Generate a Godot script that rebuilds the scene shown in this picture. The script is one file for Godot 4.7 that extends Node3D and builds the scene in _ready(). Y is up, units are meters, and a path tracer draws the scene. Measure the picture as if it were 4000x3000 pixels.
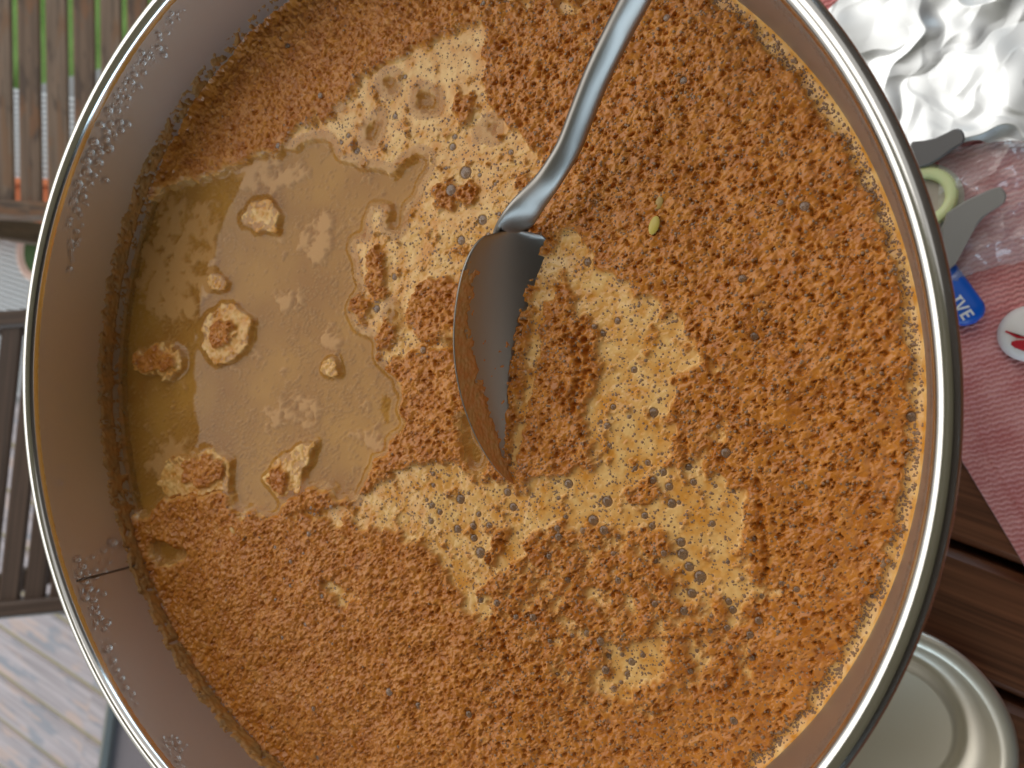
extends Node3D
# A large steel pot of foaming broth on a slatted garden table, seen from close above; y is up, metres, table top at y = 0.

const RIM := 0.21            # height of the pot's rim above the table
const LEVEL := 0.1768        # height of the broth
const WALL := 0.1302         # inner radius of the pot
const OUTER := 0.135         # outer radius of the rolled rim
const DECK := -0.73          # height of the terrace floor
# outlines on the broth's surface, x and z in tenths of a millimetre
const POOL := [[-1091,-697,-918,-716,-745,-736,-621,-767,-493,-771,-417,-793,-352,-788,-289,-723,-211,-683,-92,-648,-35,-686,53,-689,-3,-609,-43,-553,-63,-510,-101,-565,-177,-572,-203,-518,-195,-473,-261,-464,-244,-402,-221,-335,-227,-296,-266,-266,-257,-209,-193,-180,-148,-151,-179,-113,-142,-82,-108,-68,-95,-27,-59,14,-95,42,-59,82,-126,165,-195,211,-220,301,-238,328,-288,317,-320,291,-379,287,-474,316,-573,397,-675,387,-763,394,-741,320,-889,350,-1097,370,-1134,448,-1221,473,-1370,278,-1418,72,-1427,-136,-1383,-342,-1302,-541]]
const HOLES := [[-116,-941,-66,-939,-71,-893,-124,-894],[-10,-877,76,-857,69,-812,-26,-836],[-184,-818,-138,-812,-145,-745,-184,-749],[233,-760,283,-708,204,-726],[146,33,170,20,221,187,203,227,151,191],[101,-175,144,-177,147,-132,107,-138],[-124,-253,-71,-235,-68,-197,-114,-220],[-1112,530,-926,576,-1018,606,-1113,627,-1137,574],[-118,-546,-63,-521,-76,-481,-113,-497],[-288,-913,-270,-896,-276,-862,-297,-876]]
const ISLANDS := [[-814,-291,-708,-297,-653,-222,-658,-158,-731,-112,-817,-81,-876,-129,-881,-227],[-1214,-148,-1088,-174,-968,-136,-969,-52,-1090,-31,-1231,-64],[-688,-604,-622,-636,-531,-590,-520,-530,-603,-518,-685,-534],[-861,-384,-791,-399,-756,-340,-836,-323],[-1071,245,-909,207,-821,192,-746,243,-758,340,-889,366,-1097,374,-1108,313],[-612,281,-551,231,-473,170,-382,149,-393,181,-464,256,-432,287,-509,341,-592,334],[-380,-67,-330,-119,-285,-85,-300,-53,-358,-38]]
const FROTH := [[145,-1045,233,-1022,212,-867,262,-771,346,-697,394,-636,415,-541,290,-478,189,-357,159,-150,151,-98,-112,-85,-284,-199,-283,-298,-273,-468,-194,-587,-11,-610,68,-707,-76,-630,-316,-712,-464,-759,-621,-748,-464,-817,-270,-896,-174,-971,-42,-991,69,-1024],[143,192,319,245,496,184,743,157,955,211,869,297,802,326,561,325,402,334,232,512,142,590,65,466,-97,393,-361,410,-234,334,-96,247,-14,187],[422,-418,481,-438,559,-325,706,-259,765,-165,867,-74,800,-6,708,159,535,218,521,48,559,-145,468,-269],[360,-373,428,-399,442,-270,385,-147,368,53,308,189,288,164,326,-9,344,-198],[587,674,722,592,746,647,638,762,568,751],[778,247,923,258,891,351,925,476,803,504,745,431],[142,550,247,549,232,630,157,615],[-381,559,-326,582,-192,615,-281,652,-363,604],[219,-1094,556,-1023,493,-1015,262,-1060],[-675,385,-514,394,-252,329,-47,203,-63,286,-252,393,-475,399,-759,416]]
const CRUST := [[122,-846,167,-851,192,-794,163,-731,130,-762],[-415,-943,-311,-941,-312,-853,-370,-816],[34,-616,122,-612,137,-530,68,-520],[144,-596,204,-585,197,-537,152,-541],[-36,-302,36,-339,159,-333,151,-157,35,-152,-45,-207],[-195,-441,-152,-445,-107,-346,-111,-278,-170,-294],[-244,-290,-204,-295,-179,-224,-213,-204],[-165,-203,-94,-208,-78,-133,-137,-126],[-111,-119,151,-131,155,59,135,139,34,211,-46,148,-62,39,-95,-30],[232,382,305,349,262,444,232,499],[333,-624,428,-564,401,-506,319,-526],[404,-308,482,-268,553,-169,544,-1,482,56,415,14,391,-147],[776,-120,867,-41,845,72,766,110,731,19],[660,198,732,216,684,267,611,249]]
const MIXED := [[232,356,912,237,1009,415,937,648,687,812,484,804,261,600],[401,-444,559,-325,776,-165,889,-52,868,150,560,265,508,49]]
const WET := [[234,-1066,1058,-919,1297,-375,1210,-75,559,-361,401,-629,248,-836]]
const FLOCS := [[-1103,-674,-810,-630,-791,-443,-881,-227,-1208,-235,-1228,-469],[-556,-331,-468,-350,-431,-260,-527,-234],[-630,22,-358,2,-378,119,-631,144],[-251,100,-113,123,-147,194,-233,156],[-786,-798,-389,-735,-465,-657,-746,-655],[-1217,269,-1094,180,-932,189,-1098,395],[-466,-511,-354,-588,-300,-470,-374,-374,-448,-422],[-376,-128,-469,-217,-320,-214,-267,-156]]
const CRACKS := [[833,-114,869,-61,894,-19],[955,178,968,310,983,451,947,534],[488,-152,505,-73,482,50],[514,-194,527,-97,511,0],[449,-85,462,13],[778,86,789,155],[232,578,276,675,305,748],[958,588,872,705],[290,389,240,446,235,499],[-1155,939,-946,1167,-643,1258]]
const ISLAND_CRUST := [[-811,-244,-713,-241,-739,-159,-817,-131,-842,-191],[-1205,-138,-1088,-158,-1007,-125,-1008,-68,-1102,-51,-1211,-71],[],[],[-1001,257,-821,212,-764,259,-823,318,-979,329],[-572,260,-508,241,-470,271,-529,323,-576,312],[]]
const BUBBLES := [[138,295,14],[204,441,16],[182,401,11],[539,320,15],[746,258,12],[578,266,14],[575,338,12],[678,294,9],[697,319,9],[775,381,14],[791,411,12],[818,433,15],[798,477,12],[645,674,10],[675,651,7],[582,667,9],[580,701,11],[525,618,10],[887,485,9],[885,547,8],[726,181,9],[700,203,10],[513,347,9],[443,346,9],[232,363,11],[180,368,11],[129,381,12],[70,337,9],[462,317,7],[211,-490,14],[143,-438,13],[563,-167,10],[648,-75,9],[581,69,9],[594,21,8],[157,-627,18],[300,-665,8],[116,-579,16],[-524,-784,10],[-252,-783,8],[212,-834,5],[372,596,11],[319,604,9],[470,482,9],[416,426,9],[612,465,9],[733,379,8],[709,511,9],[847,299,8],[801,200,9]]

var rng := RandomNumberGenerator.new()
var used := {}
var heights := PackedFloat32Array()   # the foam's height on its grid, to set bubbles and seeds on
var grid_n := 0
var grid_step := 0.0003

func _ready() -> void:
	rng.seed = 11
	set_camera_and_light()
	build_surroundings()
	build_table()
	build_pot()
	build_broth()
	build_foam()
	build_spoon()
	build_pot_details()
	build_table_things()

func set_camera_and_light() -> void:
	var cam := Camera3D.new()
	cam.name = "camera"
	var look := CameraAttributesPhysical.new()
	look.frustum_focal_length = 24.0
	look.frustum_near = 0.01
	look.frustum_far = 60.0
	look.frustum_focus_distance = 0.19
	look.exposure_aperture = 17.0
	cam.attributes = look
	cam.fov = 53.13
	cam.near = 0.01
	cam.far = 60.0
	cam.transform = Transform3D(Basis(Vector3(0.895256, -0.445551, 0.0), Vector3(-0.01124, -0.022585, -0.999682), Vector3(0.44541, 0.894971, -0.025227)), Vector3(0.12391, 0.3657, -0.0088))
	add_child(cam)
	cam.current = true
	var env := Environment.new()
	var sky := Sky.new()
	var air := ProceduralSkyMaterial.new()
	air.sky_top_color = Color(0.80, 0.915, 1.0)
	air.sky_horizon_color = Color(0.86, 0.945, 1.0)
	air.sky_curve = 0.2
	air.ground_bottom_color = Color(0.30, 0.30, 0.26)
	air.ground_horizon_color = Color(0.40, 0.42, 0.36)
	air.sky_energy_multiplier = 1.0
	sky.sky_material = air
	env.background_mode = Environment.BG_SKY
	env.sky = sky
	env.tonemap_mode = Environment.TONE_MAPPER_LINEAR
	env.tonemap_exposure = 3.8
	env.sdfgi_enabled = true
	env.ssao_enabled = true
	env.ssil_enabled = true
	var world := WorldEnvironment.new()
	world.name = "world_environment"
	world.environment = env
	add_child(world)
	var sun := DirectionalLight3D.new()
	sun.name = "overcast_sun"
	sun.light_energy = 0.15
	sun.light_angular_distance = 75.0
	sun.light_color = Color(1.0, 0.98, 0.95)
	sun.shadow_enabled = true
	add_child(sun)
	sun.look_at_from_position(Vector3(-2.4, 3.2, -0.9), Vector3.ZERO)

# ---------- helpers ----------
func numbered(called: String) -> String:
	used[called] = used.get(called, -1) + 1
	return called if used[called] == 0 else "%s_%03d" % [called, used[called]]

func thing(called: String, label: String, category: String, at := Vector3.ZERO, group := "") -> Node3D:
	var o := Node3D.new()
	o.name = numbered(called)
	add_child(o)
	o.position = at
	tag(o, label, category, group)
	return o

func tag(o: Node3D, label: String, category: String, group := "") -> void:
	o.set_meta("label", label)
	o.set_meta("category", category)
	if group != "":
		o.set_meta("group", group)

func part(called: String, mesh: Mesh, mat: Material, parent: Node3D, kind := "") -> MeshInstance3D:
	var o := MeshInstance3D.new()
	o.name = called
	o.mesh = mesh
	o.material_override = mat
	parent.add_child(o, true)
	if kind != "":
		o.set_meta("kind", kind)
	return o

func structure(called: String, label: String) -> Node3D:
	var o := Node3D.new()
	o.name = called
	add_child(o)
	o.set_meta("kind", "structure")
	o.set_meta("label", label)
	return o

func paint(c: Color, rough := 0.6, metal := 0.0, spec := 0.5) -> StandardMaterial3D:
	var m := StandardMaterial3D.new()
	m.albedo_color = c.linear_to_srgb()
	m.roughness = rough
	m.metallic = metal
	m.metallic_specular = spec
	m.cull_mode = BaseMaterial3D.CULL_DISABLED
	return m

func noise(f: float, type := FastNoiseLite.TYPE_SIMPLEX_SMOOTH, oct := 1, s := 1) -> FastNoiseLite:
	var n := FastNoiseLite.new()
	n.seed = s
	n.noise_type = type
	n.frequency = f
	n.fractal_type = FastNoiseLite.FRACTAL_NONE if oct < 2 else FastNoiseLite.FRACTAL_FBM
	n.fractal_octaves = oct
	n.cellular_return_type = FastNoiseLite.RETURN_DISTANCE
	n.cellular_jitter = 1.0
	return n

func speckle(lo: Color, hi: Color, fx: float, fy: float, oct: int, s: int, size := 512, power := 1.0) -> ImageTexture:
	# a tileable-enough picture of mottled or streaked matter; fx and fy are cycles across the picture
	var n := noise(1.0, FastNoiseLite.TYPE_SIMPLEX_SMOOTH, oct, s)
	var im := Image.create(size, size, false, Image.FORMAT_RGB8)
	for y in size:
		for x in size:
			var a := TAU * x / size
			var b := TAU * y / size
			var v: float = n.get_noise_3d(cos(a) * fx / TAU + 17.0 * sin(b) * fy / (17.0 * TAU), sin(a) * fx / TAU + cos(b) * fy / TAU * 0.7, (sin(b) - cos(b)) * fy / TAU)
			v = pow(clampf(v * 0.75 + 0.5, 0.0, 1.0), power)
			im.set_pixel(x, y, lo.lerp(hi, v).linear_to_srgb())
	return ImageTexture.create_from_image(im)

func lathe(profile: PackedVector2Array, seg := 160, sharp := []) -> ArrayMesh:
	# profile of (radius, y); rows listed in sharp start a new smoothing group
	var st := SurfaceTool.new()
	st.begin(Mesh.PRIMITIVE_TRIANGLES)
	for i in profile.size() - 1:
		var a := profile[i]
		var b := profile[i + 1]
		var na := _pn(profile, i, i, sharp)
		var nb := _pn(profile, i, i + 1, sharp)
		for k in seg:
			var t0 := TAU * k / seg
			var t1 := TAU * (k + 1) / seg
			var q := [[a, na, t0], [a, na, t1], [b, nb, t1], [b, nb, t0]]
			for j in [0, 1, 2, 0, 2, 3]:
				var p: Vector2 = q[j][0]
				var n: Vector2 = q[j][1]
				var t: float = q[j][2]
				st.set_normal(Vector3(n.x * cos(t), n.y, n.x * sin(t)))
				st.set_uv(Vector2(t / TAU, p.y))
				st.add_vertex(Vector3(p.x * cos(t), p.y, p.x * sin(t)))
	st.index()
	return st.commit()

func lathe_in(profile: PackedVector2Array, seg := 160, sharp := []) -> ArrayMesh:
	profile.reverse()
	return lathe(profile, seg, sharp)

func _pn(p: PackedVector2Array, row: int, i: int, sharp: Array) -> Vector2:
	var d := p[row + 1] - p[row]
	if not sharp.has(i):
		var e := Vector2.ZERO
		if i > 0:
			e += (p[i] - p[i - 1]).normalized()
		if i < p.size() - 1:
			e += (p[i + 1] - p[i]).normalized()
		d = e
	d = d.normalized()
	return Vector2(d.y, -d.x)

func sheet(nu: int, nv: int, f: Callable, closed_u := false) -> ArrayMesh:
	# a smooth grid surface; f(i, j) gives the point
	var v := PackedVector3Array()
	var idx := PackedInt32Array()
	v.resize(nu * nv)
	for j in nv:
		for i in nu:
			v[j * nu + i] = f.call(i, j)
	for j in nv - 1:
		for i in (nu if closed_u else nu - 1):
			var a := j * nu + i
			var b := j * nu + (i + 1) % nu
			idx.append_array([a, b, a + nu, b, b + nu, a + nu])
	return smooth(v, idx)

func smooth(v: PackedVector3Array, idx: PackedInt32Array, colors := PackedColorArray(), uv := PackedVector2Array()) -> ArrayMesh:
	var n := PackedVector3Array()
	n.resize(v.size())
	for k in range(0, idx.size(), 3):
		var c := (v[idx[k + 2]] - v[idx[k]]).cross(v[idx[k + 1]] - v[idx[k]])
		n[idx[k]] += c
		n[idx[k + 1]] += c
		n[idx[k + 2]] += c
	for k in n.size():
		n[k] = n[k].normalized() if n[k].length_squared() > 0.0 else Vector3.UP
	var a := []
	a.resize(Mesh.ARRAY_MAX)
	a[Mesh.ARRAY_VERTEX] = v
	a[Mesh.ARRAY_NORMAL] = n
	a[Mesh.ARRAY_INDEX] = idx
	if colors.size():
		a[Mesh.ARRAY_COLOR] = colors
	if uv.size():
		a[Mesh.ARRAY_TEX_UV] = uv
	var m := ArrayMesh.new()
	m.add_surface_from_arrays(Mesh.PRIMITIVE_TRIANGLES, a)
	return m

func plank(size: Vector3, bevel := 0.003) -> ArrayMesh:
	# a board along x with chamfered long edges
	var st := SurfaceTool.new()
	st.begin(Mesh.PRIMITIVE_TRIANGLES)
	st.set_smooth_group(-1)
	var h := size * 0.5
	var ring := [Vector2(-h.z, -h.y + bevel), Vector2(-h.z, h.y - bevel), Vector2(-h.z + bevel, h.y), Vector2(h.z - bevel, h.y), Vector2(h.z, h.y - bevel), Vector2(h.z, -h.y + bevel), Vector2(h.z - bevel, -h.y), Vector2(-h.z + bevel, -h.y)]
	for k in 8:
		var a: Vector2 = ring[k]
		var b: Vector2 = ring[(k + 1) % 8]
		var q := [Vector3(-h.x, a.y, a.x), Vector3(h.x, a.y, a.x), Vector3(h.x, b.y, b.x), Vector3(-h.x, b.y, b.x)]
		for j in [0, 1, 2, 0, 2, 3]:
			st.add_vertex(q[j])
	for s in [-1.0, 1.0]:
		for k in range(1, 7):
			var t := [ring[0], ring[k], ring[k + 1]]
			if s > 0:
				t = [ring[0], ring[k + 1], ring[k]]
			for p in t:
				st.add_vertex(Vector3(h.x * s, p.y, p.x))
	st.generate_normals()
	return st.commit()

func prism(pts: PackedVector2Array, y0: float, y1: float, bevel := 0.0008) -> ArrayMesh:
	# an outline in x, z raised from y0 to y1 with a chamfered top edge
	if Geometry2D.is_polygon_clockwise(pts):
		pts.reverse()
	var st := SurfaceTool.new()
	st.begin(Mesh.PRIMITIVE_TRIANGLES)
	st.set_smooth_group(-1)
	var inner: PackedVector2Array = pts
	var grown := Geometry2D.offset_polygon(pts, -bevel)
	var c := Vector2.ZERO
	for p in pts:
		c += p / pts.size()
	inner = PackedVector2Array()
	for p in pts:
		inner.append(p + (c - p).normalized() * bevel)
	var n := pts.size()
	for k in n:
		var l := (k + 1) % n
		var rows := [[pts[k], pts[l], y0, pts[k], pts[l], y1 - bevel], [pts[k], pts[l], y1 - bevel, inner[k], inner[l], y1]]
		for r in rows:
			var q := [Vector3(r[0].x, r[2], r[0].y), Vector3(r[1].x, r[2], r[1].y), Vector3(r[4].x, r[5], r[4].y), Vector3(r[3].x, r[5], r[3].y)]
			for j in [0, 1, 2, 0, 2, 3]:
				st.add_vertex(q[j])
	var tri := Geometry2D.triangulate_polygon(inner)
	for k in range(0, tri.size(), 3):
		for j in [0, 1, 2]:
			st.add_vertex(Vector3(inner[tri[k + j]].x, y1, inner[tri[k + j]].y))
	st.generate_normals()
	return st.commit()

func outline(flat: Array, scale := 0.0001) -> PackedVector2Array:
	var p := PackedVector2Array()
	for k in range(0, flat.size() - 1, 2):
		p.append(Vector2(flat[k], flat[k + 1]) * scale)
	return p

func rounded(pts: PackedVector2Array, times := 2) -> PackedVector2Array:
	# Chaikin corner cutting
	for t in times:
		var o := PackedVector2Array()
		for k in pts.size():
			var a := pts[k]
			var b := pts[(k + 1) % pts.size()]
			o.append(a.lerp(b, 0.25))
			o.append(a.lerp(b, 0.75))
		pts = o
	return pts

func stained(base: Color, dark: Color, warm: Color, s: int, scale: float) -> StandardMaterial3D:
	# weathered board: streaks along the grain with blotches of two kinds
	var streak := noise(1.0, FastNoiseLite.TYPE_SIMPLEX_SMOOTH, 4, s)
	var blot := noise(1.0, FastNoiseLite.TYPE_SIMPLEX_SMOOTH, 3, s + 200)
	var size := 320
	var im := Image.create(size, size, false, Image.FORMAT_RGB8)
	for y in size:
		for x in size:
			var u := x / float(size)
			var v := y / float(size)
			var g := streak.get_noise_2d(u * 2.5, v * 34.0)
			var c := base * (1.0 + 0.45 * g)
			c = c.lerp(dark, smoothstep(0.10, 0.42, blot.get_noise_2d(u * 5.0, v * 7.0)) * 0.75)
			c = c.lerp(warm, smoothstep(0.12, 0.45, blot.get_noise_2d(u * 5.0 + 40.0, v * 8.0)) * 0.7)
			im.set_pixel(x, y, Color(c.r, c.g, c.b).linear_to_srgb())
	var m := paint(Color.WHITE, 0.55)
	m.albedo_texture = ImageTexture.create_from_image(im)
	m.uv1_triplanar = true
	m.uv1_scale = Vector3(scale * 0.5, scale, scale)
	return m

func wood(lo: Color, hi: Color, rough: float, s: int, scale := 6.0) -> StandardMaterial3D:
	var m := paint(Color.WHITE, rough)
	m.albedo_texture = speckle(lo, hi, 3.0, 40.0, 4, s, 384)
	m.uv1_triplanar = true
	m.uv1_scale = Vector3(scale * 0.35, scale, scale)
	return m

# ---------- surroundings ----------
func build_surroundings() -> void:
	# terrace floor of grey boards
	var deck := structure("terrace_floor", "grey weathered terrace boards with pale seams far below the table")
	var mats := []
	for k in 3:
		mats.append(stained(Color(0.37, 0.335, 0.36), Color(0.22, 0.25, 0.30), Color(0.50, 0.37, 0.32), 40 + k, 2.2))
	var dirt := paint(Color(0.34, 0.31, 0.20), 0.9)
	var along := Vector2(0.9696, 0.2447)
	var across := Vector2(-0.2447, 0.9696)
	var board := plank(Vector3(2.4, 0.03, 0.1035), 0.006)
	for k in range(-6, 5):
		var o := part("board", board, mats[posmod(k * 7, 3)], deck)
		var c := Vector2(-1.8026, 0.6282) + across * ((k - 0.5) * 0.1115) + along * 0.35
		o.position = Vector3(c.x, DECK - 0.015, c.y)
		o.rotation.y = -atan2(along.y, along.x)
	var under := BoxMesh.new()
	under.size = Vector3(3.0, 0.02, 1.3)
	part("seam_filling", under, dirt, deck).position = Vector3(-1.4, DECK - 0.0165, 0.62)
	deck.get_child(deck.get_child_count() - 1).rotation.y = -atan2(along.y, along.x)
	# lawn beyond
	var lawn := structure("lawn", "green lawn seen through the gaps of the slatted chair")
	var grass := paint(Color.WHITE, 0.8)
	grass.albedo_texture = speckle(Color(0.035, 0.10, 0.012), Color(0.16, 0.30, 0.05), 60.0, 60.0, 3, 5, 256)
	grass.uv1_triplanar = true
	grass.uv1_scale = Vector3(3, 3, 3)
	var ln := noise(9.0, FastNoiseLite.TYPE_SIMPLEX_SMOOTH, 3, 3)
	part("turf", sheet(90, 60, func(i: int, j: int):
		var x := -3.4 + i * 0.036
		var z := -2.4 + j * 0.03
		return Vector3(x, DECK - 0.09 + 0.03 * ln.get_noise_2d(x, z), z)), grass, lawn)
	# grey ribbed boards of the step between lawn and terrace
	var step := structure("ribbed_step", "pale grey ribbed boards between the two slatted chairs")
	var rib_mat := paint(Color(0.40, 0.42, 0.44), 0.5)
	var rib := plank(Vector3(1.7, 0.03, 0.0095), 0.002)
	for k in 58:
		var o := part("rib", rib, rib_mat, step)
		o.position = Vector3(-1.62, DECK - 0.003, -0.62 + k * 0.0122)
		o.rotation.y = -0.24
	var base := BoxMesh.new()
	base.size = Vector3(1.75, 0.03, 0.75)
	var bo := part("backing", base, paint(Color(0.22, 0.23, 0.24), 0.8), step)
	bo.position = Vector3(-1.62, DECK - 0.018, -0.27)
	# terracotta trough, its plant and a saucer
	var pot := thing("terracotta_trough", "orange terracotta plant trough under the slatted chair at the left edge", "planter", Vector3(-1.60, DECK, -0.35))
	pot.rotation.y = -0.13
	var clay := paint(Color(0.46, 0.125, 0.040), 0.8)
	for s in [-1.0, 1.0]:
		part("long_side", plank(Vector3(0.62, 0.055, 0.014), 0.003), clay, pot).position = Vector3(0, 0.0285, s * 0.062)
		part("end", plank(Vector3(0.014, 0.055, 0.108), 0.003), clay, pot).position = Vector3(s * 0.303, 0.0285, 0)
	part("soil", plank(Vector3(0.59, 0.036, 0.109), 0.003), paint(Color(0.42, 0.115, 0.040), 0.9), pot).position = Vector3(0, 0.0190, 0)
	var plant := thing("leafy_plant", "bright green leaves beside the terracotta trough at the left edge", "plant", Vector3(-1.685, DECK + 0.04, -0.325))
	var leaf_mat := paint(Color(0.08, 0.32, 0.05), 0.4)
	for k in 7:
		var l := part("leaf", sheet(5, 7, func(i: int, j: int):
			var t := j / 6.0
			var w := 0.016 * sin(PI * pow(t, 0.8)) + 0.0004
			var s := (i - 2) / 2.0
			return Vector3(s * w, 0.025 * sin(t * 2.2) + 0.004 * s * s, t * 0.05)), leaf_mat, plant)
		l.rotation.y = k * 2.4
		l.position = Vector3(0.01 * cos(k * 1.9), 0.0, 0.01 * sin(k * 1.3))
	var dish := thing("plant_saucer", "pale clay saucer with dark green moss beside the terracotta trough", "saucer", Vector3(-1.60, DECK + 0.013, -0.262))
	part("saucer_rim", lathe(PackedVector2Array([Vector2(0.0, 0.0), Vector2(0.052, 0.0), Vector2(0.066, 0.016), Vector2(0.060, 0.016), Vector2(0.050, 0.008), Vector2(0.0, 0.007)]), 40, [1, 2, 3, 4]), paint(Color(0.56, 0.40, 0.34), 0.7), dish)
	part("moss", lathe(PackedVector2Array([Vector2(0.051, 0.0082), Vector2(0.03, 0.0115), Vector2(0.0, 0.012)]), 32), paint(Color(0.02, 0.055, 0.008), 0.9), dish)
	# two slatted folding chairs whose leaning backs face the table
	var old := [stained(Color(0.20, 0.125, 0.082), Color(0.09, 0.058, 0.042), Color(0.26, 0.115, 0.050), 60, 5.0), stained(Color(0.235, 0.155, 0.105), Color(0.10, 0.066, 0.048), Color(0.25, 0.125, 0.060), 61, 5.0)]
	var c1 := thing("slatted_chair", "weathered brown slatted chair with green showing through its gaps, upper left", "chair", Vector3(-0.70, -0.30, 0.0), "slatted garden chairs beside the table")
	chair(c1, 40.0, 0.0, 0.0210, 0.030, 0.0235, [-2, 10], -0.78, -0.195, old)
	var c2 := thing("slatted_chair", "slatted chair with its shade put in as darker brown, left of the pot, below the grey ribbed boards", "chair", Vector3(-0.70, -0.30, 0.0), "slatted garden chairs beside the table")
	chair(c2, 30.0, 0.118, 0.1150, 0.0305, 0.0250, [-2, 6], -0.064, 0.294, [wood(Color(0.030, 0.017, 0.012), Color(0.115, 0.066, 0.045), 0.42, 62, 5.0), wood(Color(0.036, 0.020, 0.014), Color(0.13, 0.076, 0.052), 0.42, 63, 5.0)])  # darker wood stands in for the shade on this chair
	var c3 := thing("metal_chair", "dark grey metal framed chair with grey sling at the lower left corner", "chair", Vector3(-0.70, -0.28, 0.62))
	var tube := paint(Color(0.20, 0.21, 0.205), 0.35, 0.6)
	for s in [0.0, 0.42]:
		var t := part("side_rail", plank(Vector3(0.9, 0.016, 0.015), 0.005), tube, c3)
		t.position = Vector3(-0.082 + s, 0.0, -0.14)
		t.rotation.y = 1.354
		for e in [-1.0, 1.0]:
			var leg := part("leg", plank(Vector3(0.44, 0.016, 0.016), 0.005), tube, c3)
			leg.rotation = Vector3(0, 1.354, PI / 2)
			leg.position = t.position + Vector3(-0.09 * e, -0.23, 0.42 * e)
	part("sling", sheet(16, 16, func(i: int, j: int): return Vector3(-0.078 + i * 0.0275 - (j - 5) * 0.011, -0.006 - 0.02 * sin(PI * i / 15.0), -0.40 + j * 0.05)), paint(Color(0.21, 0.185, 0.20), 0.8), c3)
	# roof over the table: only its reflections show
	var roof := thing("terrace_roof", "boarded roof above the table, seen only in the reflections", "roof", Vector3(0, 2.3, 0))
	var rm := wood(Color(0.50, 0.44, 0.37), Color(0.62, 0.56, 0.49), 0.7, 70, 2.0)
	var rb := plank(Vector3(6.0, 0.03, 0.135), 0.004)
	for k in 22:
		var o := part("roof_board", rb, rm, roof)
		o.position = Vector3(-1.42 + k * 0.14, 0, 2.62)
		o.rotation.y = PI / 2
	var dark_wall := thing("added_dark_wall", "dark boarded wall added out of view to block sky and darken the reflections", "wall", Vector3(1.55, 0, 0.0))  # unseen wall, added to keep bright sky out of spoon and rim
	var hm := wood(Color(0.035, 0.026, 0.022), Color(0.075, 0.056, 0.047), 0.6, 71, 2.0)
	var hb := plank(Vector3(5.4, 0.14, 0.03), 0.004)
	for k in 22:
		var o := part("wall_board", hb, hm, dark_wall)
		o.position = Vector3(0, DECK + 0.07 + k * 0.1425, 0)
		o.rotation.y = PI / 2

func chair(c: Node3D, tilt: float, skew: float, first: float, pitch: float, wide: float, span: Array, z0: float, z1: float, mats: Array) -> void:
	# a leaning panel of slats along z between two rails, on legs; u runs up the lean, away from the table
	var t := deg_to_rad(tilt)
	var frame := Transform3D(Basis(Vector3(-cos(t), sin(t), 0), Vector3(sin(t), cos(t), 0), Vector3(0, 0, -1)), Vector3.ZERO)
	var length := z1 - z0
	var slat := plank(Vector3(length + 0.02, 0.007, wide), 0.002)
	for k in range(span[0], span[1]):
		var o := part("slat", slat, mats[posmod(k, 2)], c)
		o.transform = frame * Transform3D(Basis(Vector3.UP, PI / 2 - skew), Vector3(first + k * pitch + skew * length * 0.5, 0.0, -(z0 + z1) * 0.5))
	var ua: float = first + span[0] * pitch - 0.03
	var ub: float = first + span[1] * pitch + 0.03
	for z in [z0 - 0.001, z1 + 0.001]:
		var r := part("rail", plank(Vector3(ub - ua, 0.026, 0.021), 0.003), mats[0], c)
		r.transform = frame * Transform3D(Basis(Vector3.UP, 0.08 * signf(skew)), Vector3((ua + ub) * 0.5, -0.004, -z))
		for e in [ua + 0.02, ub - 0.02]:
			var foot: Vector3 = frame * Vector3(e, -0.02, -z)
			var high: float = foot.y + c.position.y - DECK - 0.002
			var leg := part("leg", plank(Vector3(high, 0.022, 0.03), 0.003), mats[1], c)
			leg.rotation = Vector3(0, 0, PI / 2)
			leg.position = foot - Vector3(0, high * 0.5, 0)

# ---------- table ----------
func build_table() -> void:
	var t := thing("garden_table", "dark brown slatted wooden table under the pot", "table")
	var mats := []
	for k in 3:
		mats.append(wood(Color(0.075, 0.024, 0.010), Color(0.26, 0.098, 0.044), 0.36, 80 + k, 7.0))
	var a := 0.31
	var along := Vector2(cos(a), sin(a))
	var across := Vector2(-sin(a), cos(a))
	var mid := Vector2(0.1580, 0.0970)
	var slat := plank(Vector3(1.0, 0.028, 0.0475), 0.003)
	for k in range(-12, 9):
		var o := part("slat", slat, mats[posmod(k * 5, 3)], t)
		var c: Vector2 = mid + across * (k * 0.0515) + along * 0.14
		o.position = Vector3(c.x, -0.014, c.y)
		o.rotation.y = -a
	for s in [-0.12, 0.13, 0.60]:  # beams broadened, the middle one set to make a slat gap dark
		var o := part("cross_beam", plank(Vector3(1.0, 0.04, 0.11), 0.003), mats[0], t)
		var c: Vector2 = mid + along * (s - 0.12) + across * (-0.08)
		o.position = Vector3(c.x, -0.0485, c.y)
		o.rotation.y = -a + PI / 2
	for s in [[-0.12, -0.42], [-0.12, 0.2], [0.78, -0.42], [0.78, 0.2]]:
		var o := part("leg", plank(Vector3(0.66, 0.05, 0.05), 0.004), mats[1], t)
		var c: Vector2 = mid + along * (s[0] - 0.12) + across * s[1]
		o.position = Vector3(c.x, -0.3995, c.y)
		o.rotation = Vector3(0, 0, PI / 2)

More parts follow.
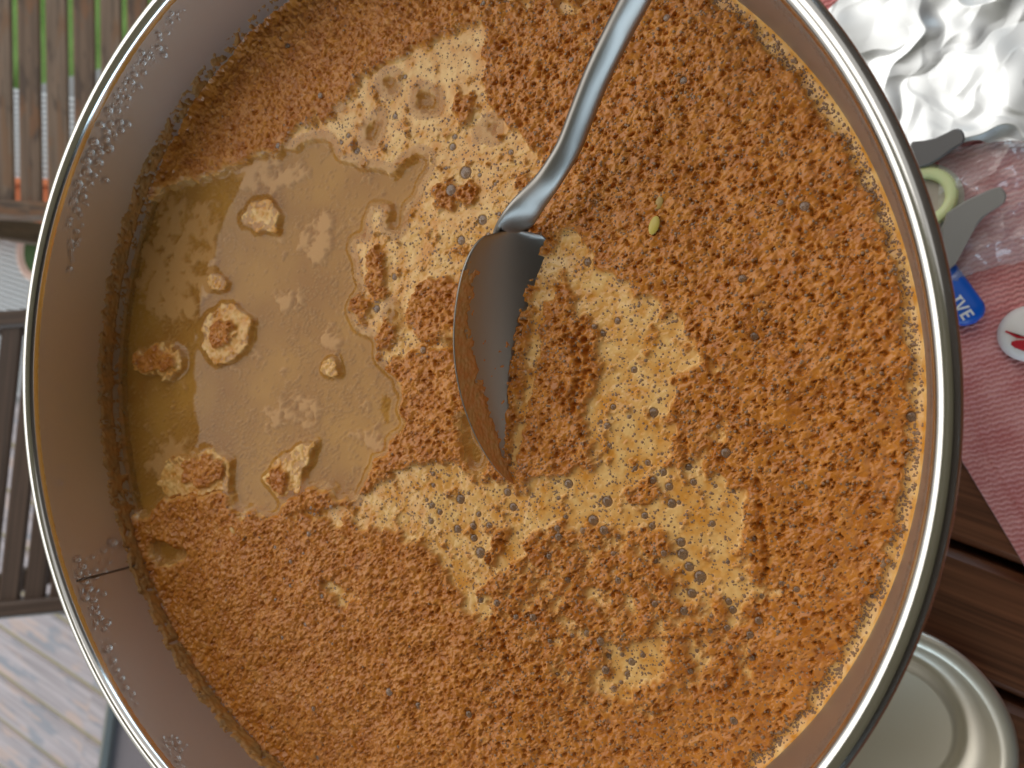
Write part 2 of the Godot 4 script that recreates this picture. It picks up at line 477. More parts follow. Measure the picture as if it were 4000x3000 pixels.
# ---------- pot ----------
func build_pot() -> void:
	var pot := thing("steel_pot", "large stainless steel cooking pot with rolled rim, full of foaming broth", "pot")
	var steel := paint(Color(0.56, 0.54, 0.52), 0.24, 1.0)
	steel.roughness_texture = speckle(Color(0.75, 0.75, 0.75), Color(1, 1, 1), 24.0, 24.0, 4, 9, 256)
	steel.roughness_texture_channel = BaseMaterial3D.TEXTURE_CHANNEL_RED
	steel.roughness = 0.50
	steel.uv1_triplanar = true
	steel.uv1_scale = Vector3(22, 22, 22)
	var r := WALL
	part("wall", lathe(PackedVector2Array([Vector2(r + 0.0002, RIM - 0.0006), Vector2(r, RIM - 0.003), Vector2(r, 0.012), Vector2(r - 0.003, 0.005), Vector2(r - 0.009, 0.003)]), 200), steel, pot)
	part("outer_wall", lathe(PackedVector2Array([Vector2(0.0, 0.0), Vector2(r - 0.008, 0.0), Vector2(r - 0.002, 0.004), Vector2(r + 0.0009, 0.012), Vector2(r + 0.0009, RIM - 0.003)]), 160, [1]), steel, pot)
	part("base", lathe(PackedVector2Array([Vector2(r - 0.009, 0.003), Vector2(0.0, 0.003)]), 96), steel, pot)
	# rolled rim
	var bead := PackedVector2Array()
	var br := (OUTER - WALL) * 0.5
	bead.append(Vector2(WALL + 0.0001, RIM - 0.0032))
	for k in 25:
		var t := PI - 0.10 - k * (PI + 0.75) / 24.0
		bead.append(Vector2(WALL + br + br * cos(t), RIM - 0.0012 + br * sin(t) * 0.95))
	bead.reverse()
	var shine := paint(Color(0.72, 0.72, 0.71), 0.13, 1.0)
	part("rolled_rim", lathe(bead, 240), shine, pot)

# ---------- fields on the broth's surface ----------
var n_ragged := noise(150.0, FastNoiseLite.TYPE_SIMPLEX_SMOOTH, 4, 27)

func fill(field: PackedFloat32Array, n: int, x0: float, z0: float, step: float, poly: PackedVector2Array, value: float) -> void:
	if poly.size() < 3:
		return
	var lo := poly[0]
	var hi := poly[0]
	for p in poly:
		lo = lo.min(p)
		hi = hi.max(p)
	for j in range(maxi(0, int((lo.y - 0.003 - z0) / step)), mini(n - 1, int((hi.y + 0.003 - z0) / step) + 1) + 1):
		for i in range(maxi(0, int((lo.x - 0.003 - x0) / step)), mini(n - 1, int((hi.x + 0.003 - x0) / step) + 1) + 1):
			var p := Vector2(x0 + i * step, z0 + j * step)
			p += 0.0030 * Vector2(n_ragged.get_noise_2d(p.x, p.y), n_ragged.get_noise_2d(p.x + 3.0, p.y))
			if Geometry2D.is_point_in_polygon(p, poly):
				field[j * n + i] = value

func blurred(f: PackedFloat32Array, n: int, times: int) -> PackedFloat32Array:
	for t in times:
		var g := PackedFloat32Array()
		g.resize(n * n)
		for j in n:
			for i in n:
				var l := maxi(i - 1, 0)
				var r := mini(i + 1, n - 1)
				g[j * n + i] = (f[j * n + l] + f[j * n + i] * 2.0 + f[j * n + r]) * 0.25
		f = g.duplicate()
		for j in n:
			var u := maxi(j - 1, 0)
			var d := mini(j + 1, n - 1)
			for i in n:
				f[j * n + i] = (g[u * n + i] + g[j * n + i] * 2.0 + g[d * n + i]) * 0.25
	return f

func refined(f: PackedFloat32Array, n: int, fine: int) -> PackedFloat32Array:
	var im := Image.create_from_data(n, n, false, Image.FORMAT_RF, f.to_byte_array())
	im.resize(fine, fine, Image.INTERPOLATE_BILINEAR)
	return im.get_data().to_float32_array()

var foam_field := PackedFloat32Array()   # 1 mm grid over the pot
var crust_field := PackedFloat32Array()
var wet_field := PackedFloat32Array()
const FN := 264
const F0 := -0.132

func make_fields() -> void:
	var n := FN
	foam_field.resize(n * n)
	foam_field.fill(1.0)
	crust_field.resize(n * n)
	crust_field.fill(1.0)
	wet_field.resize(n * n)
	for p in POOL + HOLES:
		fill(foam_field, n, F0, F0, 0.001, rounded(outline(p), 1), 0.0)
	for p in MIXED:
		fill(crust_field, n, F0, F0, 0.001, outline(p), 0.62)
	for p in FROTH:
		fill(crust_field, n, F0, F0, 0.001, outline(p), 0.12)
	for p in CRUST:
		fill(crust_field, n, F0, F0, 0.001, rounded(outline(p), 2), 1.0)
	for p in WET:
		fill(wet_field, n, F0, F0, 0.001, outline(p), 1.0)
	for j in n:
		for i in n:
			var x := F0 + i * 0.001
			var z := F0 + j * 0.001
			var r := sqrt(x * x + z * z)
			if r > WALL - 0.0035 and x > 0.0:
				crust_field[j * n + i] = 0.0
	wet_field = blurred(wet_field, n, 12)

func build_broth() -> void:
	make_fields()
	var n := FN
	var soup := thing("broth", "amber cloudy broth pooled in the left half of the pot", "broth", Vector3(0, LEVEL, 0))
	# the liquid's surface, drawn up where it wets foam and wall
	var all := foam_field.duplicate()
	for p in ISLANDS:
		fill(all, n, F0, F0, 0.001, rounded(outline(p), 1), 1.0)
	var wide := refined(blurred(all, n, 3), n, n * 2)
	var m := n * 2
	var st := 0.0005
	var v := PackedVector3Array()
	var idx := PackedInt32Array()
	v.resize(m * m)
	var rip := noise(60.0, FastNoiseLite.TYPE_SIMPLEX_SMOOTH, 2, 21)
	var keep := PackedByteArray()
	keep.resize(m * m)
	for j in m:
		for i in m:
			var x := F0 + (i + 0.5) * st - 0.0005
			var z := F0 + (j + 0.5) * st - 0.0005
			var a := wide[j * m + i]
			var r := sqrt(x * x + z * z)
			var rise := 0.0011 * pow(clampf(a / 0.5, 0.0, 1.0), 2.0) + 0.0012 * exp(-(WALL - r) / 0.0012)
			v[j * m + i] = Vector3(x, rise + 0.00006 * rip.get_noise_2d(x, z), z)
			keep[j * m + i] = 1 if r < WALL - 0.0001 and a < 0.97 else 0
	for j in m - 1:
		for i in m - 1:
			var a := j * m + i
			if keep[a] or keep[a + 1] or keep[a + m] or keep[a + m + 1]:
				idx.append_array([a, a + 1, a + m, a + 1, a + m + 1, a + m])
	var liquid := paint(Color(0.50, 0.245, 0.05), 0.03, 0.0, 0.36)
	liquid.transparency = BaseMaterial3D.TRANSPARENCY_ALPHA
	liquid.albedo_color.a = 0.36
	part("liquid", smooth(v, idx), liquid, soup)
	# cloudy depth with floating flakes
	var cloud := PackedFloat32Array()
	cloud.resize(n * n)
	for p in FLOCS:
		fill(cloud, n, F0, F0, 0.001, rounded(outline(p), 1), 1.0)
	cloud = blurred(cloud, n, 8)
	var near := blurred(all, n, 8)
	v = PackedVector3Array()
	idx = PackedInt32Array()
	var col := PackedColorArray()
	var fine := refined(cloud, n, m)
	var close := refined(near, n, m)
	v.resize(m * m)
	col.resize(m * m)
	var fl := noise(140.0, FastNoiseLite.TYPE_SIMPLEX_SMOOTH, 5, 31)
	var fb := noise(28.0, FastNoiseLite.TYPE_SIMPLEX_SMOOTH, 3, 32)
	var fs := noise(900.0, FastNoiseLite.TYPE_SIMPLEX, 2, 33)
	for j in m:
		for i in m:
			var x := F0 + (i + 0.5) * st - 0.0005
			var z := F0 + (j + 0.5) * st - 0.0005
			var f := fl.get_noise_2d(x, z) * 0.8 + fb.get_noise_2d(x, z) * 0.35 + 0.75 * fine[j * m + i] + 0.25 * close[j * m + i] - 0.33
			f = smoothstep(0.0, 0.38, f + 0.22 * fs.get_noise_2d(x * 0.5, z * 0.5))
			f = maxf(f, 0.65 * smoothstep(0.36, 0.62, fs.get_noise_2d(x, z) * 0.8 + 0.5 * fl.get_noise_2d(x + 0.1, z) + 0.3 * fb.get_noise_2d(x, z + 0.2)))
			var g := clampf(fb.get_noise_2d(x + 0.3, z) * 0.9 + 0.5, 0.0, 1.0)
			v[j * m + i] = Vector3(x, -0.0016 + 0.0012 * f, z)
			col[j * m + i] = Color(0.42, 0.18, 0.018).lerp(Color(0.66, 0.36, 0.055), g).lerp(Color(0.82, 0.50, 0.20), f)
	for j in m - 1:
		for i in m - 1:
			var a := j * m + i
			if v[a].x * v[a].x + v[a].z * v[a].z < WALL * WALL and (keep[a] or keep[a + m + 1]):
				idx.append_array([a, a + 1, a + m, a + 1, a + m + 1, a + m])
	var bed := paint(Color.WHITE, 0.8)
	bed.vertex_color_use_as_albedo = true
	part("flakes", smooth(v, idx, col), bed, soup, "stuff")

# ---------- foam ----------
var n_edge := noise(300.0, FastNoiseLite.TYPE_SIMPLEX_SMOOTH, 3, 51)
var n_mix := noise(130.0, FastNoiseLite.TYPE_SIMPLEX_SMOOTH, 5, 52)
var n_lump := noise(430.0, FastNoiseLite.TYPE_CELLULAR, 1, 53)
var n_soft := noise(390.0, FastNoiseLite.TYPE_SIMPLEX_SMOOTH, 2, 54)
var n_fine := noise(1100.0, FastNoiseLite.TYPE_SIMPLEX, 2, 55)
var n_hole := noise(470.0, FastNoiseLite.TYPE_CELLULAR, 1, 56)
var n_hole_size := cell_value(470.0, 56)
var n_pore := noise(850.0, FastNoiseLite.TYPE_CELLULAR, 1, 66)
var n_pore_size := cell_value(850.0, 66)
var n_low := noise(45.0, FastNoiseLite.TYPE_SIMPLEX_SMOOTH, 2, 57)
var n_warp := noise(600.0, FastNoiseLite.TYPE_SIMPLEX, 1, 58)
var n_tone := noise(120.0, FastNoiseLite.TYPE_SIMPLEX_SMOOTH, 3, 59)

func cell_value(f: float, s: int) -> FastNoiseLite:
	var n := noise(f, FastNoiseLite.TYPE_CELLULAR, 1, s)
	n.cellular_return_type = FastNoiseLite.RETURN_CELL_VALUE
	return n

func foam_mesh(x0: float, z0: float, n: int, step: float, fa: PackedFloat32Array, fc: PackedFloat32Array, fw: PackedFloat32Array, pits: Array, keep_heights: bool, lumpy := 0.0) -> ArrayMesh:
	var v := PackedVector3Array()
	var col := PackedColorArray()
	var hs := PackedFloat32Array()
	var inside := PackedByteArray()
	hs.resize(n * n)
	inside.resize(n * n)
	v.resize(n * n)
	col.resize(n * n)
	col.fill(Color(0.66, 0.36, 0.11))
	var crust_a := Color(0.60, 0.235, 0.040)
	var crust_b := Color(0.44, 0.140, 0.016)
	var froth_a := Color(0.84, 0.53, 0.20)
	var froth_b := Color(0.66, 0.285, 0.045)
	for j in n:
		var z := z0 + j * step
		for i in n:
			var k := j * n + i
			var x := x0 + i * step
			var a0 := fa[k]
			var r2 := x * x + z * z
			if a0 < 0.04 or r2 > 0.01706:
				hs[k] = -0.0016
				v[k] = Vector3(x, -0.0016, z)
				continue
			var ne := n_edge.get_noise_2d(x, z)
			var a := smoothstep(0.34, 0.70, a0 + 0.34 * ne)
			if a <= 0.001:
				hs[k] = -0.0016
				v[k] = Vector3(x, -0.0016, z)
				continue
			inside[k] = 1
			var nm := n_mix.get_noise_2d(x, z)
			var c := smoothstep(0.30, 0.66, fc[k] + 0.60 * nm + 0.26 * ne)
			c *= smoothstep(0.50, 0.95, a0 + 0.25 * nm)
			var low := n_low.get_noise_2d(x, z)
			var wx := x + 0.0005 * n_warp.get_noise_2d(x, z)
			var wz := z + 0.0005 * n_warp.get_noise_2d(x + 0.5, z)
			var fine := n_fine.get_noise_2d(x, z)
			var soft := n_soft.get_noise_2d(x, z)
			var h := 0.0007 + 0.0004 * low + (0.00012 + lumpy) * soft + (0.00004 + 0.2 * lumpy) * fine + 2.2 * lumpy
			if c > 0.0:
				var lump := -n_lump.get_noise_2d(wx, wz)
				var wet := fw[k]
				var crumb := smoothstep(0.03, -0.03, x)
				var plate := smoothstep(0.020, 0.075, x + 0.02 * low) * (0.6 + 0.4 * nm)
				var hc := 0.0022 + 0.0011 * low + (0.00030 + 0.0004 * wet - 0.00012 * plate) * lump + (0.00050 - 0.00022 * plate) * soft + (0.00006 + 0.00008 * crumb) * fine
				var big := n_hole_size.get_noise_2d(wx, wz)
				var rad := 0.17 + 0.22 * big
				var d := n_hole.get_noise_2d(wx, wz) + 1.0
				if d < rad:
					hc -= (0.0011 - 0.0005 * crumb) * sqrt(1.0 - d * d / (rad * rad))
				rad = 0.12 + 0.26 * n_pore_size.get_noise_2d(wx, wz)
				d = n_pore.get_noise_2d(wx, wz) + 1.0
				if d < rad:
					hc -= 0.0005 * sqrt(1.0 - d * d / (rad * rad))
				h = lerpf(h, hc, c)
			h = lerpf(-0.0014, h, pow(a, 0.85))
			var r := sqrt(r2)
			h += 0.0016 * exp(-(WALL - r) / 0.0012)
			hs[k] = h
			v[k] = Vector3(x, h, z)
			var tone := clampf(0.5 + 0.8 * n_tone.get_noise_2d(x, z) + 0.30 * soft, 0.0, 1.0)
			col[k] = froth_b.lerp(froth_a, clampf(tone - 0.5 * nm, 0.0, 1.0)).lerp(crust_b.lerp(crust_a, tone), c)
	# bubbles that have broken leave round hollows
	for p in pits:
		var rad: float = p[2]
		for j in range(maxi(0, int((p[1] - rad - z0) / step)), mini(n - 1, int((p[1] + rad - z0) / step) + 1) + 1):
			for i in range(maxi(0, int((p[0] - rad - x0) / step)), mini(n - 1, int((p[0] + rad - x0) / step) + 1) + 1):
				var d := Vector2(x0 + i * step - p[0], z0 + j * step - p[1]).length() / rad
				if d < 1.0:
					var k := j * n + i
					hs[k] -= rad * 0.85 * sqrt(1.0 - d * d)
					v[k].y = hs[k]
	var idx := PackedInt32Array()
	var nrm := PackedVector3Array()
	nrm.resize(n * n)
	for j in range(1, n - 1):
		for i in range(1, n - 1):
			var k := j * n + i
			if inside[k]:
				nrm[k] = Vector3(hs[k - 1] - hs[k + 1], 2.0 * step, hs[k - n] - hs[k + n]).normalized()
			else:
				nrm[k] = Vector3.UP
			if inside[k] or inside[k + 1] or inside[k + n] or inside[k + n + 1]:
				idx.append_array([k, k + 1, k + n, k + 1, k + n + 1, k + n])
	if keep_heights:
		heights = hs
		grid_n = n
		grid_step = step
	# drop the unused points
	var to := PackedInt32Array()
	to.resize(n * n)
	to.fill(-1)
	var v2 := PackedVector3Array()
	var n2 := PackedVector3Array()
	var c2 := PackedColorArray()
	for t in idx.size():
		var k := idx[t]
		if to[k] < 0:
			to[k] = v2.size()
			v2.append(v[k])
			n2.append(nrm[k])
			c2.append(col[k])
		idx[t] = to[k]
	var arr := []
	arr.resize(Mesh.ARRAY_MAX)
	arr[Mesh.ARRAY_VERTEX] = v2
	arr[Mesh.ARRAY_NORMAL] = n2
	arr[Mesh.ARRAY_COLOR] = c2
	arr[Mesh.ARRAY_INDEX] = idx
	var m := ArrayMesh.new()
	m.add_surface_from_arrays(Mesh.PRIMITIVE_TRIANGLES, arr)
	return m

func height_at(x: float, z: float) -> float:
	var i := clampi(int(round((x - F0) / grid_step)), 0, grid_n - 1)
	var j := clampi(int(round((z - F0) / grid_step)), 0, grid_n - 1)
	return heights[j * grid_n + i]

func field_at(f: PackedFloat32Array, x: float, z: float) -> float:
	var i := clampi(int(round((x - F0) / 0.001)), 0, FN - 1)
	var j := clampi(int(round((z - F0) / 0.001)), 0, FN - 1)
	return f[j * FN + i]

func foam_material() -> StandardMaterial3D:
	var m := paint(Color.WHITE, 0.17, 0.0, 0.46)
	m.vertex_color_use_as_albedo = true
	return m

func build_foam() -> void:
	var mat := foam_material()
	var foam := thing("foam_layer", "thick spongy orange brown foam with cream froth patches floating on the broth", "foam", Vector3(0, LEVEL, 0))
	var n := FN
	var bf := blurred(foam_field, n, 3)
	var cf := blurred(crust_field, n, 2)
	# bubbles: the large ones first, then those scattered through the froth
	var spots := []
	for b in BUBBLES:
		spots.append([b[0] * 0.0001, b[1] * 0.0001, b[2] * 0.0001])
	var tries := 0
	while spots.size() < 300 and tries < 60000:
		tries += 1
		var x := rng.randf_range(-0.06, 0.128)
		var z := rng.randf_range(-0.125, 0.125)
		if x * x + z * z > 0.0163 or field_at(bf, x, z) < 0.9:
			continue
		var c := field_at(cf, x, z)
		if rng.randf() > clampf(1.15 - c, 0.0, 1.0) * (1.0 if z > 0.0 else 0.45):
			continue
		var rad := 0.00035 + 0.0009 * pow(rng.randf(), 3.0)
		var ok := true
		for s in spots:
			if Vector2(s[0] - x, s[1] - z).length() < (s[2] + rad) * 1.02:
				ok = false
				break
		if ok:
			spots.append([x, z, rad])
	var fine := int(round(FN * 0.001 / 0.0003))
	var step := FN * 0.001 / fine
	var hollows := spots.duplicate()
	for line in CRACKS:
		var path := outline(line)
		for k in path.size() - 1:
			var count := int(path[k].distance_to(path[k + 1]) / 0.0006)
			for q in count:
				var p := path[k].lerp(path[k + 1], q / float(count)) + Vector2(rng.randfn(), rng.randfn()) * 0.0004
				hollows.append([p.x, p.y, rng.randf_range(0.0005, 0.0010)])
	part("crust", foam_mesh(F0, F0, fine, step, refined(bf, n, fine), refined(cf, n, fine), refined(wet_field, n, fine), hollows, true), mat, foam)
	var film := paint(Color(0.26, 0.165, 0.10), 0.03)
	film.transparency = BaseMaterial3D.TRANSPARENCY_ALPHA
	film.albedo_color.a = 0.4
	var dome := SphereMesh.new()
	dome.radius = 1.0
	dome.height = 1.0
	dome.is_hemisphere = true
	dome.radial_segments = 16
	dome.rings = 6
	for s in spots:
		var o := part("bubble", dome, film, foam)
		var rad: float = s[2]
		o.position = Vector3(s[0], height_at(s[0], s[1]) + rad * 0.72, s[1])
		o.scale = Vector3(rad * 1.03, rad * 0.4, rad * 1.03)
	# the countless small ones
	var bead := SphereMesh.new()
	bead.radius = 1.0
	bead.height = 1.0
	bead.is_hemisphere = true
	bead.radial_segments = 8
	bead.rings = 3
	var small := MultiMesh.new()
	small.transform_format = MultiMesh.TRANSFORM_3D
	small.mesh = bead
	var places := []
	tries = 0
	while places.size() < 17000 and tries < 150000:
		tries += 1
		var x := rng.randf_range(-0.09, 0.129)
		var z := rng.randf_range(-0.129, 0.129)
		var r := sqrt(x * x + z * z)
		if r > WALL - 0.0006 or field_at(bf, x, z) < 0.8:
			continue
		var c := field_at(cf, x, z)
		var want := 0.9 * (1.0 - c) + (0.7 if x > 0.02 else 0.06) * c
		if r > WALL - 0.0035 and x > 0.0:
			want = 1.0
		if rng.randf() > want:
			continue
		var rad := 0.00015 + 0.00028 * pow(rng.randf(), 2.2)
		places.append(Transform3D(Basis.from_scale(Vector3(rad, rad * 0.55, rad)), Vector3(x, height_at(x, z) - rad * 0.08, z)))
	for k in 1900:      # the ring of froth along the wall
		var t := deg_to_rad(rng.randf_range(-85.0, 85.0))
		var r := WALL - 0.0005 - 0.0030 * rng.randf()
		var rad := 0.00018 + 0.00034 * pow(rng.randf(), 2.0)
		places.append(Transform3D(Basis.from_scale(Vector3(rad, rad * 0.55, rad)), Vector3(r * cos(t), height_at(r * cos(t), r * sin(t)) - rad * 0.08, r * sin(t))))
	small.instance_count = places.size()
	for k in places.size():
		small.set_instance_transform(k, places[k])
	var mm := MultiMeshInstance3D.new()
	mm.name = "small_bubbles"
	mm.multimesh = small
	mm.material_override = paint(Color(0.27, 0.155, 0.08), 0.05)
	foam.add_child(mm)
	mm.set_meta("kind", "stuff")
	# clumps adrift in the broth
	var labels := ["foam clump with brown heart and cream rim alone in the broth", "soft brown foam clump close to the pot wall, left of the lone ringed clump", "pale cream foam clump adrift near the top of the broth pool", "small pale foam clump just above the lone ringed clump", "large brown foam clump at the lower left end of the broth pool by the wall", "brown foam clump with a pale tail at the bottom of the broth pool", "tiny pale foam clump adrift in the middle of the broth pool"]
	for q in ISLANDS.size():
		var poly := rounded(outline(ISLANDS[q]), 2)
		var lo := poly[0]
		var hi := poly[0]
		for p in poly:
			lo = lo.min(p)
			hi = hi.max(p)
		var side := maxf(hi.x - lo.x, hi.y - lo.y) + 0.008
		var cells := int(side / 0.0005) + 2
		var x0 := lo.x - 0.004
		var z0 := lo.y - 0.004
		var fa := PackedFloat32Array()
		fa.resize(cells * cells)
		var fc := fa.duplicate()
		fill(fa, cells, x0, z0, 0.0005, poly, 1.0)
		if ISLAND_CRUST[q].size():
			fill(fc, cells, x0, z0, 0.0005, rounded(outline(ISLAND_CRUST[q]), 2), 1.0)
		fa = blurred(fa, cells, 3)
		fc = blurred(fc, cells, 2)
		var nf := int(cells * 0.0005 / 0.0003)
		var none := PackedFloat32Array()
		none.resize(nf * nf)
		var clump := thing("foam_clump", labels[q], "foam", Vector3(0, LEVEL, 0), "foam clumps adrift in the broth")
		part("froth", foam_mesh(x0, z0, nf, cells * 0.0005 / nf, refined(fa, cells, nf), refined(fc, cells, nf), none, [], false, 0.00022), mat, clump)
	# seeds
	for s in [[[0.0707, -0.0430, 0.0013, 0.0024, Color(0.56, 0.44, 0.09), "yellow green seed lying on the foam right of the spoon handle", -0.30], [0.0718, -0.0485, 0.0010, 0.0017, Color(0.42, 0.27, 0.07), "dull ochre seed half sunk in the foam just above the yellow green one", -0.30], [-0.0732, 0.0464, 0.0008, 0.0015, Color(0.62, 0.36, 0.11), "small tan seed on the foam at the lower left near the wall", 0.90]], ]:
		for e in s:
			var o := thing("seed", e[5], "seed", Vector3(e[0], LEVEL + height_at(e[0], e[1]) + 0.0004, e[1]), "seeds on the foam")
			var b := SphereMesh.new()
			b.radius = 1.0
			b.height = 2.0
			b.radial_segments = 16
			b.rings = 8
			var kernel := part("kernel", b, paint(e[4], 0.35), o)
			kernel.scale = Vector3(e[2], e[2] * 0.35, e[3])
			kernel.rotation.y = e[6]

# ---------- spoon ----------
# the bowl lies on its side: its hollow looks right and up, the lower edge is under the foam
const SPOON_LEAN := 0.85
var bowl_at := Vector3(0.03380, 0.18155, -0.00970)
var bowl_along := Vector3(-0.03267, -0.12495, 0.99162)

func bowl_point(s: float, v: float, off: float) -> Vector3:
	# s runs from the neck to the tip, v from the upper edge to the lower, off away from the hollow
	var side := Vector3(0, 1, 0).cross(bowl_along).normalized()    # towards +x
	var up := bowl_along.cross(side).normalized()
	if up.y < 0:
		up = -up
	var n := (side * sin(SPOON_LEAN) + up * cos(SPOON_LEAN)).normalized()
	var lat := (side * cos(SPOON_LEAN) - up * sin(SPOON_LEAN)).normalized()
	var t := clampf(s, 0.0, 1.0)
	var w := 0.0165 * pow(sin(PI * pow(t, 0.92) * 0.999 + 0.0005), lerpf(0.44, 0.58, smoothstep(0.0, 0.5, t))) + 0.0032 * (1.0 - t) * (1.0 - t)
	var d := 0.0040 * pow(sin(PI * clampf(t * 0.94 + 0.03, 0.0, 1.0)), 0.5) * (1.0 - v * v)
	var l := 0.068
	return bowl_at + bowl_along * ((t - 0.5) * l) + lat * (w * v) - n * (d + off) 

func build_spoon() -> void:
	var spoon := thing("serving_spoon", "steel serving spoon lying on its side in the foam, handle rising over the rim", "spoon")
	var steel := paint(Color(0.32, 0.31, 0.295), 0.36, 1.0)
	var ns := 64
	var nv := 33
	# closed shell: over the hollow and back along the outside
	var ring := nv * 2
	part("bowl", sheet(ring, ns, func(i: int, j: int):
		var s: float = j / float(ns - 1)
		if i < nv:
			return bowl_point(s, -1.0 + 2.0 * i / (nv - 1), 0.0)
		return bowl_point(s, 1.0 - 2.0 * (i - nv) / (nv - 1), 0.0010), true), steel, spoon)
	# foam left clinging to the hollow
	var nn := noise(330.0, FastNoiseLite.TYPE_SIMPLEX_SMOOTH, 3, 91)
	var nb := noise(900.0, FastNoiseLite.TYPE_CELLULAR, 1, 92)
	var nu := 150
	var nw := 240
	var cling := PackedVector3Array()
	var tint := PackedColorArray()
	var idx := PackedInt32Array()
	for j in nw:
		for i in nu:
			var s := 0.02 + 0.975 * j / (nw - 1.0)
			var v := -1.0 + 1.35 * i / (nu - 1.0)
			var p := bowl_point(s, v, 0.0)
			var q := nn.get_noise_3dv(p)
			var band := -0.72 + 0.30 * smoothstep(0.25, 0.9, s) + 0.16 * q          # along the upper edge
			var thick := 0.0009 * smoothstep(band + 0.05, band - 0.12, v) * smoothstep(0.10, 0.2, s + 0.05 * q)
			var tip := smoothstep(0.70, 0.96, s + 0.14 * q)
			thick = maxf(thick, 0.0009 * tip * smoothstep(-0.05, 0.3, q + 0.15 + 0.9 * (s - 0.8)))
			thick = maxf(thick, 0.0006 * smoothstep(0.42, 0.6, q) * smoothstep(0.25, 0.5, s))
			thick *= 0.75 - 0.4 * nb.get_noise_3dv(p)
			cling.append(bowl_point(s, v, 0.00025 - thick))
			tint.append(Color(0.52, 0.27, 0.09).lerp(Color(0.56, 0.215, 0.06), clampf(q + 0.5, 0.0, 1.0)))
	for j in nw - 1:
		for i in nu - 1:
			var a := j * nu + i
			idx.append_array([a, a + 1, a + nu, a + 1, a + nu + 1, a + nu])
	part("clinging_foam", smooth(cling, idx, tint), foam_material(), spoon)
	# handle: a lens-shaped bar along a curve
	var spine := [Vector3(0.03814, 0.18860, -0.04674), Vector3(0.04255, 0.19080, -0.04989), Vector3(0.04840, 0.19380, -0.05379), Vector3(0.05405, 0.19580, -0.05983), Vector3(0.05872, 0.19880, -0.06634), Vector3(0.06400, 0.20280, -0.07311), Vector3(0.06965, 0.20680, -0.07899), Vector3(0.07535, 0.21130, -0.08375), Vector3(0.08979, 0.22270, -0.09582), Vector3(0.10422, 0.23410, -0.10789), Vector3(0.12719, 0.25224, -0.12708)]
	spine.push_front(bowl_point(0.0, 0.0, 0.0010))
	spine.push_front(bowl_point(0.09, 0.0, 0.0018))
	var curve := Curve3D.new()
	for k in spine.size():
		var a: Vector3 = spine[maxi(k - 1, 0)]
		var b: Vector3 = spine[mini(k + 1, spine.size() - 1)]
		var tan := (b - a) / 6.0
		curve.add_point(spine[k], -tan, tan)
	var total := curve.get_baked_length()
	var hn := 90
	var sec := 20
	part("handle", sheet(sec, hn, func(i: int, j: int):
		var t: float = j / float(hn - 1)
		var p := curve.sample_baked(t * total, true)
		var d := (curve.sample_baked(minf(t * total + 0.002, total), true) - curve.sample_baked(maxf(t * total - 0.002, 0.0), true)).normalized()
		var lean := lerpf(0.85, 0.70, smoothstep(0.0, 0.2, t))
		var face := Vector3(sin(lean), cos(lean), 0.0)
		face = (face - d * face.dot(d)).normalized()
		var lat := d.cross(face).normalized()
		var wide := lerpf(0.0050, 0.0031, smoothstep(0.02, 0.20, t)) + 0.0011 * smoothstep(0.45, 1.0, t)
		var tall := lerpf(0.0008, 0.0019, smoothstep(0.0, 0.22, t))
		if j == hn - 1:
			wide *= 0.3
			tall *= 0.3
		var a := TAU * i / sec
		var ca := cos(a)
		var sa := sin(a)
		return p + lat * (wide * signf(ca) * pow(absf(ca), 0.8)) + face * (tall * signf(sa) * pow(absf(sa), 0.75)), true), steel, spoon)

# ---------- on the pot's wall ----------
func on_wall(deg: float, depth: float, off := 0.0) -> Vector3:
	var t := deg_to_rad(deg)
	return Vector3((WALL - off) * cos(t), RIM - depth, (WALL - off) * sin(t))

